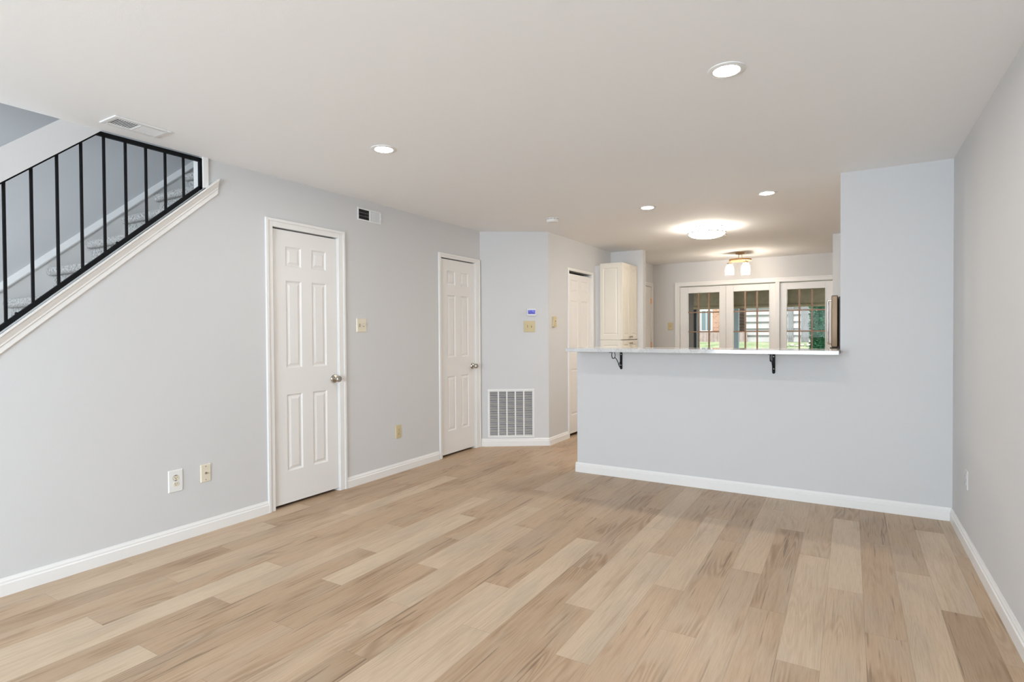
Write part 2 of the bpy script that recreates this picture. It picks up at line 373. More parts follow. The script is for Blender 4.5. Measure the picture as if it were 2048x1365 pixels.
# garden wall with french door opening
FO = (-2.45, -.20); FH = 2.05
bm = B(); box(bm, XD-WT, FO[0], YB, YB+.14, 0, H); box(bm, *FO, YB, YB+.14, FH, H); box(bm, FO[1], XR+.1, YB, YB+.14, 0, H)
struct('wall_back', bm, M['wall'], 'far wall around the garden french doors', 'wall')
# breakfast-bar half wall and full-height column
bm = B(); prism(bm, [(-2.166, 0), (XR, 0), (XR, H), (-.062, H), (-.062, 1.122), (-2.166, 1.122)], 'y', YP, YP+.12)
struct('wall_bar', bm, M['wall'], 'grey half wall under the breakfast bar rising to full height at right', 'half wall')
bm = B(); box(bm, XR, XR+.1, YF-.1, YB+.14, 0, H); struct('wall_right', bm, M['wall'], 'pale right hand wall close to the camera', 'wall')
# street wall with a wide window, stairwell walls
WO = (-2.60, -.10, .45, 2.15)
bm = B(); y0, y1 = YF-.12, YF
box(bm, XL, WO[0], y0, y1, 0, H); box(bm, WO[1], XR, y0, y1, 0, H); box(bm, WO[0], WO[1], y0, y1, 0, WO[2]); box(bm, WO[0], WO[1], y0, y1, WO[3], H)
struct('wall_front', bm, M['wall'], 'street side wall behind the camera with a wide window', 'wall')
bm = B(); TZ = 5.1
box(bm, XS-.1, XS, YF-.12, 4.0, 0, TZ)
struct('wall_stairwell', bm, M['wall'], 'blue grey far wall of the stairwell seen through the railing', 'wall')
bm = B(); box(bm, XS, -4.38, YF-.12, YF, 0, TZ); box(bm, -3.78, XL, YF-.12, YF, 0, TZ); box(bm, -4.38, -3.78, YF-.12, YF, 0, 3.35); box(bm, -4.38, -3.78, YF-.12, YF, 4.45, TZ)
struct('wall_entry', bm, M['wall'], 'entry wall at the foot of the stairs', 'wall')
bm = B(); box(bm, XL-.0, XL+.1, YF-.12, 4.0, H+.31, TZ); box(bm, XS, XL, 4.0, 4.1, H, TZ)
struct('wall_upstairs', bm, M['wall'], 'upstairs wall around the stairwell', 'wall')
bm = B(); box(bm, XS-.1, XL+.1, YF-.12, 4.1, TZ, TZ+.1); struct('ceiling_upstairs', bm, M['ceil'], 'upstairs ceiling over the stairwell', 'ceiling')

# ------------------------------------------------------------------ baseboards
BBP = [(0, 0), (-.016, 0), (-.016, .058), (-.011, .064), (-.011, .072), (-.006, .082), (-.004, .088), (0, .088)]
def baseboard(name, x, y, rz, L, label):
    bm = B(); prism(bm, BBP, 'x', 0, L)
    return struct(name, bm, M['trim'], label, 'baseboard', loc=(x, y, 0), rz=rz)
baseboard('baseboard_left', XL, YF, RL, 2.555-YF, 'white baseboard along the left wall under the stair rail')
baseboard('baseboard_between_doors', XL, 3.292, RL, 4.520-3.292, 'white baseboard between the two left doors')
baseboard('baseboard_angled', A0.x, A0.y, AR, AL, 'white baseboard under the return air grille')
baseboard('baseboard_hall', XH, 5.715, RL, 6.215-5.715, 'short white baseboard beside the pantry door')
baseboard('baseboard_cabinet', XH, 7.005, RL, .07, 'white baseboard behind the tall cabinet')
baseboard('baseboard_bar', -2.180, YP, RF, XR+2.180, 'white baseboard along the foot of the breakfast bar wall')
baseboard('baseboard_bar_end', -2.166, YP+.12, -RL, .12, 'white baseboard on the end of the breakfast bar wall')
baseboard('baseboard_right', XR, YP, RR, YP-YF, 'white baseboard along the right hand wall')
baseboard('baseboard_dining', XD, YN+.12, RL, 8.54-YN-.12, 'white baseboard in the dining area')

# ------------------------------------------------------------------ six-panel doors
def door(name, label, loc, rz, w, top, case=.057, gap=.010, bottom=.024, knob=None, hinges=(), hinge_side='l', casing_right=None, hmat=None, wall_t=WT, px=None, casing=True):
    t = thing(name, label, 'door', loc, rz, kind='structure')
    cr = case if casing_right is None else casing_right
    zb = bottom; zt = top-gap
    a = px or (.118, .258, .355, .495)
    pz = ((.262, .838), (1.035, 1.690), (1.795, 1.945))
    pan = [(x0, x1, z0, z1) for (x0, x1) in ((a[0], a[1]), (a[2], a[3])) for (z0, z1) in pz]
    obj('door_leaf', slab_panels(.003, w-.003, zb, zt, .008, .043, pan, DOOR_RING), M['door'], t)
    bm = B()   # casing: mitred legs and head with a stepped profile
    for (x0, x1) in ((-case, 0), (w, w+cr)):
        if x1-x0 > .005:
            box(bm, x0, x1, -.011, 0, 0, top+case); s = 1 if x0 < 0 else -1
            e = x0 if x0 < 0 else x1
            box(bm, min(e, e+s*.022), max(e, e+s*.022), -.018, -.011, 0, top+case)
    box(bm, 0, w, -.011, 0, top, top+case); box(bm, -case+.022, w+cr-.022, -.018, -.011, top+case-.022, top+case)
    obj('door_casing', bm, M['trim'], t, bevel=.003)
    bm = B(); j = .004
    box(bm, -.0, .0+.0025, 0, wall_t, 0, top); box(bm, w-.0025, w, 0, wall_t, 0, top); 
    obj('door_jamb', bm, M['trim'], t)
    for i, hz in enumerate(hinges):
        bm = B(); hx = .001 if hinge_side == 'l' else w-.001
        for q in range(5): lathe(bm, [(.0055, hz-.044+q*.018), (.0055, hz-.044+q*.018+.0165)], (hx, -.002, 0), n=10)
        lathe(bm, [(.003, hz-.052), (.003, hz+.052)], (hx, -.002, 0), n=8)
        s = 1 if hinge_side == 'l' else -1
        box(bm, min(hx, hx+s*.02), max(hx, hx+s*.02), .0055, .0085, hz-.044, hz+.044)
        obj('hinge', bm, hmat or M['door'], t, smooth=True)
    if knob:
        kx, kz = knob
        bm = B(); lathe(bm, [(.0, .006), (.033, .006), (.034, .002), (.030, -.006), (.018, -.010), (.012, -.014), (.0, -.014)], (kx, 0, kz), 'y', 28)
        k = obj('door_knob', bm, M['nickel'], t, smooth=True); k['label'] = 'brushed nickel knob'
        bm = B(); lathe(bm, [(.0, -.012), (.011, -.012), (.011, -.030), (.020, -.036), (.0265, -.046), (.0265, -.054), (.021, -.062), (.0, -.064)], (kx, 0, kz), 'y', 28)
        obj('knob_grip', bm, M['nickel'], k, smooth=True)
    return t
door('door_1', 'white six panel closet door nearest the stairs with nickel knob', (XL, D1[0], 0), RL, D1[1]-D1[0], DH, knob=(.565, .925), hinges=(1.85, .285), case=.060, casing_right=.068)
door('door_2', 'white six panel closet door beside the diagonal wall with nickel knob', (XL, D2[0], 0), RL, D2[1]-D2[0], DH, knob=(.562, .925), hinges=(1.85, .285), case=.045, casing_right=.085)
door('door_3', 'white six panel pantry door partly hidden by the breakfast bar', (XH, D3[0], 0), RL, D3[1]-D3[0], DH3, case=.030, gap=.034, bottom=.040, px=(.085, .300, .400, .615))
door('door_4', 'narrow glimpse of white door with brass hinges in dining corner', (XD, D4[0], 0), RL, D4[1]-D4[0], DH4, case=.057, hinges=(1.815, 1.076, .30), hinge_side='r', hmat=M['brass'])

def slope_prism(bm, prof, y0, y1, zf, vertical_end=True):
    """prof: (x, dz) outline swept along the slope between y0 and y1"""
    rings = [[bm.verts.new((x, y, zf(y)+dz)) for x, dz in prof] for y in (y0, y1)]
    n = len(prof); bm.faces.new(rings[0]); bm.faces.new(list(reversed(rings[1])))
    for i in range(n): bm.faces.new((rings[0][i], rings[0][(i+1) % n], rings[1][(i+1) % n], rings[1][i]))
# ------------------------------------------------------------------ staircase and railing
st = thing('staircase', 'carpeted staircase climbing behind the black railing', 'staircase', (-4.1, -.3, 0))
noses = [(1.590+.2217*k, 1.735+.2043*k) for k in range(0, 5)]
low = [(1.590-.2217*k, 1.735-.2169*k) for k in range(7, 0, -1)]
allst = low+noses
SX0, SX1 = XS+.0182, XB-.0005
for i, (y, z) in enumerate(allst):
    bm = B(); z0 = allst[i-1][1] if i else 0.0
    r = .020; nh = .028; pts = [(y+.030, z0-.004 if i else 0)]
    pts += [(y+.030, z-2*nh)] + [(y+.012-.020*math.sin(a), z-nh-nh*math.cos(a)) for a in [PI*q/8 for q in range(9)]]
    pts += [(y+.2217+.03, z), (y+.2217+.03, z0-.004 if i else 0)]
    prism(bm, pts, 'x', SX0, SX1)
    s = obj('carpeted_step', bm, M['carpet'], st); s.location = (4.1, .3, 0)
bm = B(); y, z = allst[-1][0]+.2217, allst[-1][1]+.2043
box(bm, SX0, SX1, y, 3.98, z-.1, z); s = obj('landing', bm, M['carpet'], st); s.location = (4.1, .3, 0)
def skz(y): return 1.614+.8793*(y-1.395)
bm = B(); prism(bm, [(-.45, skz(-.45)-.25), (-.45, skz(-.45)), (2.85, skz(2.85)), (2.85, skz(2.85)-.30)], 'x', XS, XS+.018)
s = obj('skirt_board', bm, M['trim'], st); s.location = (4.1, .3, 0)
bm = B(); slope_prism(bm, [(XS, .040), (XS+.010, .040), (XS+.030, -.002), (XS+.030, -.012), (XS, -.012)], -.45, 2.85, skz)
s = obj('skirt_cap', bm, M['trim'], st); s.location = (4.1, .3, 0)
# knee-wall cap and stringer moulding (runs up the slope)
bm = B(); slope_prism(bm, [(XB-.01, 0), (XB-.01, -.02), (XL+.012, -.02), (XL+.022, -.012), (XL+.022, 0)], -.38, 2.12, capz)
slope_prism(bm, [(XL, 0), (XL+.030, 0), (XL+.030, -.012), (XL+.024, -.018), (XL+.020, -.034), (XL+.014, -.052), (XL+.014, -.062), (XL+.010, -.068), (XL+.010, -.096), (XL+.004, -.104), (XL, -.104)], -.38, 2.205, capz)
struct('trim_2', bm, M['trim'], 'white sloped cap and moulding under the stair railing', 'stair trim')
bm = B(); box(bm, XL, XL+.012, 2.106, 2.140, capz(2.12), H); box(bm, XL-.020, XL, 2.128, 2.132, capz(2.12), H); box(bm, XB-.008, XL-.020, 2.120, 2.132, capz(2.12), H)
struct('trim_3', bm, M['trim'], 'narrow white corner strip between railing post and wall', 'corner trim')
# railing
RX = XL-.034
rl = thing('stair_railing', 'black metal stair railing with square balusters', 'railing', (RX, 1.0, 0))
def rp(name, bm, label=None):
    o = obj(name, bm, M['black'], rl, bevel=.0015); o.location = (-RX, -1.0, 0)
    return o
def railz(y): return capz(y)+.017
def bandlow(y): return min(bandz(y)-.004, H-.012)
bm = B(); bar(bm, (RX, -.33, railz(-.33)), (RX, 2.112, railz(2.112)), .022, up=(0, -1, 1), h=.022); rp('bottom_rail', bm)
yc = 1.09+(H-.006-2.045)/.879
bm = B(); bar(bm, (RX, -.33, bandz(-.33)-.006), (RX, yc, bandz(yc)-.006), .03, h=.007); bar(bm, (RX, yc-.02, H-.013), (RX, 2.112, H-.013), .022, h=.024); rp('top_rail', bm)
bm = B(); box(bm, RX-.011, RX+.011, 2.102, 2.124, railz(2.1)-.01, H-.002); rp('end_post', bm)
ys = [1.1135+.1113*k for k in range(-13, 9)]
for y in ys:
    if y < -.3: continue
    bm = B(); box(bm, RX-.0065, RX+.0065, y-.0065, y+.0065, railz(y), min(bandz(y)-.004, H-.015)); rp('baluster', bm)
for y, z in ((1.155, railz(1.155)+.016), (1.62, railz(1.62)+.016), (1.99, railz(1.96)+.016)):
    bm = B(); lathe(bm, [(0, -.008), (.007, -.008), (.007, .006), (0, .008)], (RX, y, z), 'z', 10); rp('bolt', bm)

# ------------------------------------------------------------------ breakfast bar
bm = B(); box(bm, -2.142, -.064, 4.47, 4.965, 1.122, 1.153)
tag(obj('countertop', bm, M['quartz'], bevel=.003), 'white veined quartz breakfast bar top on the half wall', 'countertop')
def bracket(x, label):
    t = thing('shelf_bracket', label, 'bracket', (x, YP, 1.122), RF, group='black brackets under the breakfast bar')
    bm = B(); n = 8; w = .011
    pts = [(-w, 0), (w, 0), (w, -.150)]+[(w*math.cos(a), -.150-w*math.sin(a)) for a in [PI*q/n for q in range(1, n)]]+[(-w, -.150)]
    prism(bm, pts, 'y', -.005, 0); obj('wall_plate', bm, M['black'], t)
    bm = B(); box(bm, -w, w, -.268, 0, -.005, 0); obj('arm_plate', bm, M['black'], t)
    bm = B(); c = []   # scrolled brace between arm and plate
    P0 = [(-.225, -.006), (-.232, -.030), (-.220, -.052), (-.190, -.058), (-.160, -.050), (-.120, -.066), (-.075, -.100), (-.060, -.122), (-.040, -.138), (-.018, -.135), (-.006, -.128)]
    tube(bm, [(0, a, b_) for a, b_ in P0], .0035, 8)
    tube(bm, [(0, -.160, -.050), (0, -.150, -.030), (0, -.165, -.006)], .003, 8)
    tube(bm, [(0, -.060, -.122), (0, -.040, -.098), (0, -.006, -.088)], .003, 8)
    obj('scroll_brace', bm, M['black'], t, smooth=True)
    for z in (-.028, -.125):
        bm = B(); lathe(bm, [(0, -.0085), (.0035, -.008), (.005, -.005), (0, -.005)], (0, 0, z), 'y', 12); obj('screw', bm, M['nickel'], t)
bracket(-1.738, 'black scroll bracket under the bar nearer the hall end')
bracket(-.506, 'black scroll bracket under the bar nearer the full height wall')

# ------------------------------------------------------------------ outlets, switches, controls
def plate(name, label, cat, loc, rz, w, h, mat, group=None, th=.006):
    t = thing(name, label, cat, loc, rz, group)
    bm = B(); x, z = w/2, h/2; b_ = .004
    vo = [bm.verts.new(p) for p in ((-x, 0, -z), (x, 0, -z), (x, 0, z), (-x, 0, z))]; vi = [bm.verts.new(p) for p in ((-x+b_, -th, -z+b_), (x-b_, -th, -z+b_), (x-b_, -th, z-b_), (-x+b_, -th, z-b_))]
    for i in range(4): bm.faces.new((vo[i], vo[(i+1) % 4], vi[(i+1) % 4], vi[i]))
    bm.faces.new(vi); bm.faces.new(list(reversed(vo)))
    obj('cover_plate', bm, mat, t)
    return t
def screw(t, x, z, y=-.006, mat=None):
    bm = B(); lathe(bm, [(0, y-.0015), (.0026, y-.001), (.0032, y), (0, y)], (x, 0, z), 'y', 10); obj('screw', bm, mat or M['nickel'], t)
def outlet(label, loc, rz, w, h, mat, rmat=None, slot='slot', dark_top=False):
    t = plate('electrical_outlet', label, 'outlet', loc, rz, w, h, mat)
    for i, z in enumerate((.0195, -.0195)):
        n = 14; R_, hh = .0172, .0135; pts = []
        for q in range(n):
            a = 2*PI*q/n; pts.append((R_*math.cos(a), max(-hh, min(hh, R_*math.sin(a)))+z))
        bm = B(); prism(bm, pts, 'y', -.0085, -.005); rc = obj('receptacle', bm, rmat or mat, t)
        bm = B(); box(bm, -.0075, -.0055, -.0090, -.008, z-.001, z+.008); box(bm, .0055, .0075, -.0090, -.008, z, z+.007); lathe(bm, [(0, -.009), (.0025, -.009), (.0025, -.008)], (0, 0, z-.006), 'y', 10)
        obj('slots', bm, M[slot], rc)
        bm = B(); lathe(bm, [(.0172, -.0064), (.0184, -.0064), (.0184, -.0058), (.0172, -.0058), (.0172, -.0064)], (0, 0, z), 'y', 20, close=True); obj('rim', bm, M['slotbrown'] if i == 0 and mat is not rmat and rmat else mat, rc)
    screw(t, 0, 0)
    return t
outlet('oversized white outlet low on wall under the stairs, left of ivory cable plate', (XL, 1.909, .380), RL, .088, .138, M['whiteplastic'], M['ivory'])
t = plate('cable_wall_plate', 'ivory coaxial cable plate right of the white outlet under the stairs', 'wall plate', (XL, 2.100, .388), RL, .068, .116, M['ivory'])
bm = B(); lathe(bm, [(0, -.016), (.0048, -.016), (.0048, -.009), (.0078, -.009), (.0078, -.005), (0, -.005)], (0, 0, 0), 'y', 6); obj('cable_socket', bm, M['nickel'], t)
screw(t, 0, .043, mat=M['slotbrown']); screw(t, 0, -.043, mat=M['slotbrown'])
outlet('ivory outlet low on the wall between the two closet doors', (XL, 3.925, .378), RL, .076, .122, M['tan'], slot='slotbrown')
outlet('outlet with plate painted like the wall, low on the right hand wall', (XR, 4.22, .405), RR, .070, .114, M['wall'])
def switch(label, loc, rz, mat, gangs=2, w=None, h=.122):
    w = w or (.118 if gangs == 2 else .076)
    t = plate('light_switch', label, 'light switch', loc, rz, w, h, mat)
    for i in range(gangs):
        x = (i-(gangs-1)/2)*.046
        bm = B(); box(bm, x-.005, x+.005, -.0068, -.005, -.012, .012); b_ = obj('toggle_slot', bm, M['slotbrown'], t)
        bm = B(); up = 1 if (i+gangs) % 2 else -1
        prism(bm, [(-.006, -.008), (-.017, up*.004), (-.017, up*.010), (-.006, .008)], 'x', x-.0035, x+.0035); obj('toggle', bm, mat, t)
        for z in (.030, -.030): screw(t, x, z, mat=mat)
switch('ivory double toggle switch on the wall right of the nearest closet door', (XL, 3.476, 1.362), RL, M['ivory'], 2, .112, .118)
ap = lambda s: (A0.x+AD.x*s, A0.y+AD.y*s)
switch('tan double toggle switch under the thermostat on the diagonal wall', (*ap(.560), 1.362), AR, M['tan'], 2, .130, .128)
switch('tan single toggle switch beside the french door casing', (-2.595, YB, 1.388), RF, M['tan'], 1, .085, .125)
# thermostat
t = thing('thermostat', 'white thermostat with a lit blue screen on the diagonal wall', 'thermostat', (*ap(.584), 1.524), AR)
bm = B(); box(bm, -.052, .052, -.022, 0, -.040, .040); obj('housing', bm, M['whiteplastic'], t, bevel=.005)
m, nt, b = new_mat('blue_screen')
tc = nt.nodes.new('ShaderNodeTexCoord'); vn = nt.nodes.new('ShaderNodeTexNoise'); vn.inputs['Scale'].default_value = 55; vn.inputs['Detail'].default_value = 2
rr = nt.nodes.new('ShaderNodeValToRGB'); rr.color_ramp.elements[0].position = .45; rr.color_ramp.elements[0].color = (.07, .07, .42, 1); rr.color_ramp.elements[1].position = .65; rr.color_ramp.elements[1].color = (.25, .27, .85, 1)
nt.links.new(tc.outputs['Object'], vn.inputs['Vector']); nt.links.new(vn.outputs['Fac'], rr.inputs[0]); nt.links.new(rr.outputs[0], b.inputs['Emission Color']); b.inputs['Emission Strength'].default_value = .75; b.inputs['Base Color'].default_value = (.03, .03, .12, 1)
bm = B(); box(bm, -.041, .041, -.0235, -.021, -.021, .025); obj('screen', bm, m, t)
# slim beige control on the hall wall
t = thing('wall_control', 'slim beige wall control with small round button on the hall wall', 'wall control', (XH, 5.846, 1.417), RL)
bm = B(); pts = []
for cx, cz, a0 in ((.024, .052, 0), (-.024, .052, 1), (-.024, -.052, 2), (.024, -.052, 3)):
    for q in range(4): a = (a0+q/3)*PI/2; pts.append((cx+.010*math.cos(a), cz+.010*math.sin(a)))
prism(bm, pts, 'y', -.024, 0); obj('housing', bm, M['tan'], t, bevel=.003)
bm = B(); lathe(bm, [(0, -.027), (.006, -.027), (.006, -.023)], (0, 0, .006), 'y', 14); obj('button', bm, M['slotbrown'], t)
bm = B(); box(bm, -.022, .022, -.030, -.023, -.045, -.032); obj('lower_lip', bm, M['tan'], t, bevel=.002)

# ------------------------------------------------------------------ vents
# return air grille on the diagonal wall
gx0, gx1, gz0, gz1 = .077, .612, .096, .650
t = thing('return_air_grille', 'large white louvered return air grille low on the diagonal wall', 'air grille', (*ap((gx0+gx1)/2), (gz0+gz1)/2), AR)
w, h = (gx1-gx0)/2, (gz1-gz0)/2
bm = B(); f_ = .026
box(bm, -w, w, -.009, 0, -h, -h+f_); box(bm, -w, w, -.009, 0, h-f_, h); box(bm, -w, -w+f_, -.009, 0, -h+f_, h-f_); box(bm, w-f_, w, -.009, 0, -h+f_, h-f_)
iw = (w-f_)*2; nb = 5; cw = iw/nb
obj('frame', bm, M['ventwhite'], t, bevel=.003)
bm = B()
for i in range(1, nb): x = -w+f_+i*cw; box(bm, x-.0075, x+.0075, -.0075, -.001, -h+f_, h-f_)
obj('mullion', bm, M['ventwhite'], t)
bm = B(); ns = 40; ih = 2*(h-f_)
for k in range(ns):
    z = -h+f_+(k+.5)*ih/ns
    v = [bm.verts.new(p) for p in ((-w+f_, -.0065, z-.0022), (w-f_, -.0065, z-.0022), (w-f_, -.0015, z+.0022), (-w+f_, -.0015, z+.0022), (-w+f_, -.0062, z-.0028), (w-f_, -.0062, z-.0028), (w-f_, -.0012, z+.0014), (-w+f_, -.0012, z+.0014))]
    for f in ((0,1,2,3), (7,6,5,4), (0,4,5,1), (3,2,6,7)): bm.faces.new([v[i] for i in f])
obj('louvers', bm, M['ventwhite'], t)
bm = B(); box(bm, -w+.01, w-.01, -.0008, -.0002, -h+.01, h-.01); obj('duct_shade_backing', bm, M['hollow_shade'], t)  # flat near-black sheet painted as the shade deep in the duct
# wall register above the first door
t = thing('wall_register', 'small two way white wall register above the light switch', 'vent', (XL, 3.583, 2.317), RL)
w, h = .140, .055; bm = B(); f_ = .013
box(bm, -w, w, -.006, 0, -h, -h+f_); box(bm, -w, w, -.006, 0, h-f_, h); box(bm, -w, -w+f_, -.006, 0, -h+f_, h-f_); box(bm, w-f_, w, -.006, 0, -h+f_, h-f_); box(bm, -.006, .006, -.006, 0, -h+f_, h-f_)
obj('frame', bm, M['ventwhite'], t, bevel=.002)
bm = B(); box(bm, -w+.008, w-.008, -.0006, -.0002, -h+.008, h-.008); obj('duct_shade_sheet', bm, M['hollow_shade'], t)  # near-black sheet in place of a shaded duct hole
for s, nm in ((-1, 'louvers'), (1, 'louvers')):
    bm = B(); n = 9; L0 = w-f_-.006
    for k in range(n):
        x = s*.006+s*(k+.5)*L0/n
        dx = .0045
        if s < 0: a, b_ = (x-dx, -.0008), (x+dx*.5, -.0058)      # edge-on from the room's near side: dark gaps show
        else: a, b_ = (x+dx*1.1, -.0010), (x-dx*1.1, -.0058)
        if s > 0: a, b_ = (x-dx*.7, -.0015), (x+dx*.7, -.0055)
        else: a, b_ = (x+.0022, -.0010), (x-.0022, -.0058)
        if True:
            v = [bm.verts.new(p) for p in ((a[0], a[1], -h+f_), (b_[0], b_[1], -h+f_), (b_[0], b_[1], h-f_), (a[0], a[1], h-f_))]; bm.faces.new(v)
            v = [bm.verts.new(p) for p in ((a[0]+.0008, a[1], -h+f_), (b_[0]+.0008, b_[1], -h+f_), (b_[0]+.0008, b_[1], h-f_), (a[0]+.0008, a[1], h-f_))]; bm.faces.new(list(reversed(v)))
    for z in (-.014, .014) if s < 0 else (): box(bm, -w+f_, -.006, -.0030, -.0018, z-.0005, z+.0005)
    obj(nm, bm, M['ventwhite'], t)
bm = B(); box(bm, -.004+w-.006, w-.004, -.012, -.005, -.012, .004); obj('lever', bm, M['ventwhite'], t)
# ceiling registers
def ceiling_vent(label, loc, wx, wy, slots=20):
    t = thing('ceiling_register', label, 'vent', loc)
    bm = B(); fx, fy = wx*.23, wy*.11
    def fr(x0, x1, y0, y1): box(bm, x0, x1, y0, y1, -.008, 0)
    fr(-wx, wx, -wy, -wy+fy*1.6); fr(-wx, wx, wy-fy*1.6, wy); fr(-wx, -wx+fx*1.7, -wy+fy*1.6, wy-fy*1.6); fr(wx-fx*1.7, wx, -wy+fy*1.6, wy-fy*1.6); fr(-wx+fx, wx-fx, -.005, .005)
    obj('frame', bm, M['ventwhite'], t, bevel=.004)
    bm = B(); box(bm, -wx+.01, wx-.01, -wy+.01, wy-.01, -.0008, -.0002); obj('duct_shade_sheet', bm, M['hollow_shade'], t)  # near-black sheet, shade of the duct put into its colour
    ix = wx-fx*1.7; L0 = wy-fy*1.6-.005; n = slots//2
    for s in (-1, 1):
        bm = B()
        for k in range(n):
            y = s*(.005+(k+.5)*L0/n); d = L0/n*.5
            if s < 0: bar(bm, (-ix, y, -.0045), (ix, y, -.0045), d*.6, h=.002)
            else:
                v = [bm.verts.new(p) for p in ((-ix, y-d*1.0, -.0015), (ix, y-d*1.0, -.0015), (ix, y+d*1.1, -.0075), (-ix, y+d*1.1, -.0075))]; bm.faces.new(v)
                v = [bm.verts.new(p) for p in ((-ix, y-d*1.0, -.0009), (ix, y-d*1.0, -.0009), (ix, y+d*1.1, -.0069), (-ix, y+d*1.1, -.0069))]; bm.faces.new(list(reversed(v)))
        obj('louvers', bm, M['ventwhite'], t)
ceiling_vent('white ceiling register above the stair railing', (-3.376, 1.610, H), .088, .144)
ceiling_vent('white ceiling register just past the kitchen dome light', (-1.42, 6.98, H), .165, .075, 16)
# smoke detector
t = thing('smoke_detector', 'round white smoke detector on the ceiling near the hall', 'smoke detector', (-2.575, 5.09, H))
bm = B(); lathe(bm, [(.0, 0), (.066, 0), (.066, -.012), (.060, -.014)], n=36); obj('base', bm, M['whiteplastic'], t, smooth=True)
bm = B(); lathe(bm, [(.0, -.014), (.060, -.014), (.058, -.030), (.050, -.038), (0, -.040)], n=36); obj('cover', bm, M['whiteplastic'], t, smooth=True)
bm = B()
for k in range(12):
    a0, a1 = 2*PI*k/12+.08, 2*PI*(k+1)/12-.08
    v = [bm.verts.new((.0665*math.cos(a), .0665*math.sin(a), z)) for z in (-.0075, -.0110) for a in (a0, (a0+a1)/2, a1)]
    bm.faces.new((v[0], v[1], v[4], v[3])); bm.faces.new((v[1], v[2], v[5], v[4]))
obj('sensor_slots', bm, M['slot'], t)

# ------------------------------------------------------------------ ceiling lamps
for (x, y), lab in zip(((-.468, 2.625), (-2.492, 2.610), (-1.603, 5.106), (-.594, 5.112)),
        ('recessed ceiling light nearest the right hand wall', 'recessed ceiling light in front of the nearest closet door', 'recessed ceiling light over the middle of the breakfast bar', 'recessed ceiling light over the bar beside the full height wall')):
    t = thing('recessed_light', lab, 'ceiling light', (x, y, H), group='recessed ceiling lights')
    bm = B(); lathe(bm, [(.052, -.001), (.056, -.006), (.066, -.007), (.078, -.003), (.079, 0), (.052, 0), (.052, -.001)], n=40, close=True); obj('trim_ring', bm, M['whiteplastic'], t, smooth=True)
    bm = B(); lathe(bm, [(.0, -.0005), (.053, -.0005), (.053, -.004), (0, -.0045)], n=40); obj('lens', bm, M['recess'], t)
t = thing('flush_dome_light', 'round flush mount drum light glowing over the kitchen', 'ceiling light', (-1.360, 6.450, H))
bm = B(); lathe(bm, [(.0, -.001), (.195, -.001), (.195, -.062), (.190, -.072), (.165, -.092), (.12, -.106), (.06, -.113), (0, -.115)], n=56); obj('diffuser', bm, M['dome'], t, smooth=True)
for z, r in ((-.012, .208), (-.062, .202)):
    bm = B(); lathe(bm, [(.196, z-.005), (r, z-.005), (r, z+.005), (.196, z+.005), (.196, z-.005)], n=56, close=True); obj('metal_band', bm, M['band'], t, smooth=True)
t = thing('jar_ceiling_fixture', 'semi flush fixture with wooden ring and glass jar shades over the dining area', 'ceiling light', (-1.375, 8.76, H))
bm = B(); lathe(bm, [(0, 0), (.068, 0), (.070, -.008), (.060, -.022), (.02, -.030), (0, -.030)], n=32); obj('canopy', bm, M['gold'], t, smooth=True)
for s in (-1, 1):
    bm = B(); tube(bm, [(s*.022, 0, -.025), (s*.022, 0, -.095)], .005); obj('stem', bm, M['gold'], t, smooth=True)
bm = B(); lathe(bm, [(.125, -.094), (.152, -.094), (.152, -.120), (.125, -.120), (.125, -.094)], n=48, close=True); box(bm, -.13, .13, -.012, .012, -.112, -.098); obj('wooden_ring', bm, M['wood'], t, smooth=True)
fa = -(PI/2-.0)+yaw
for k in range(3):
    # one arm points to the left of the view, the others 120 degrees round
    a = .156+PI+k*2*PI/3
    cx, cy = .145*math.cos(a), .145*math.sin(a)
    bm = B(); tube(bm, [(cx*.75, cy*.75, -.100), (cx*.95, cy*.95, -.098), (cx, cy, -.106), (cx, cy, -.150)], .006); ar = obj('lamp_arm', bm, M['gold'], t, smooth=True)
    bm = B(); lathe(bm, [(0, -.140), (.020, -.140), (.034, -.146), (.036, -.165), (.0, -.165)], (cx, cy, 0), n=24); obj('lamp_cap', bm, M['gold'], ar, smooth=True)
    bm = B(); lathe(bm, [(.036, -.160), (.038, -.180), (.052, -.200), (.060, -.225), (.061, -.320), (.059, -.320), (.058, -.226), (.050, -.203), (.036, -.182), (.034, -.160), (.036, -.160)], (cx, cy, 0), n=28, close=True); obj('jar_shade', bm, M['jar'], t, smooth=True)
    bm = B(); lathe(bm, [(.0, -.165), (.013, -.170), (.014, -.195), (.028, -.225), (.031, -.245), (.024, -.266), (0, -.276)], (cx, cy, 0), n=20); obj('light_bulb', bm, M['bulb'], t, smooth=True)

# ------------------------------------------------------------------ tall cabinet
CX0, CX1, CY0, CY1 = -2.865, -2.556, 7.062, 7.672
t = thing('tall_cabinet', 'tall cream pantry cabinet against the short wall past the hall door', 'cabinet', ((CX0+CX1)/2, (CY0+CY1)/2, 0))
OX, OY = (CX0+CX1)/2, (CY0+CY1)/2
def cb(name, bm, parent=None, mat='cab', **kw):
    o = obj(name, bm, M[mat], t if parent is None else parent, **kw)
    return o
SPL, CT = 1.190, 2.208
bm = B(); hx, hy = (CX1-CX0)/2, (CY1-CY0)/2
box(bm, -hx, hx-.020, -hy+.006, hy, .10, SPL-.003); box(bm, -hx, hx-.020, -hy+.006, hy, SPL+.003, CT); box(bm, -hx, hx-.07, -hy+.02, hy, 0, .10); box(bm, -hx+.01, hx-.03, -hy+.015, hy, SPL-.01, SPL+.01)
cb('carcass', bm)
bm = B(); box(bm, -hx-.085+.001, -hx, -hy+.02, hy, 0, CT-.02); cb('filler_panel', bm, mat='wall')
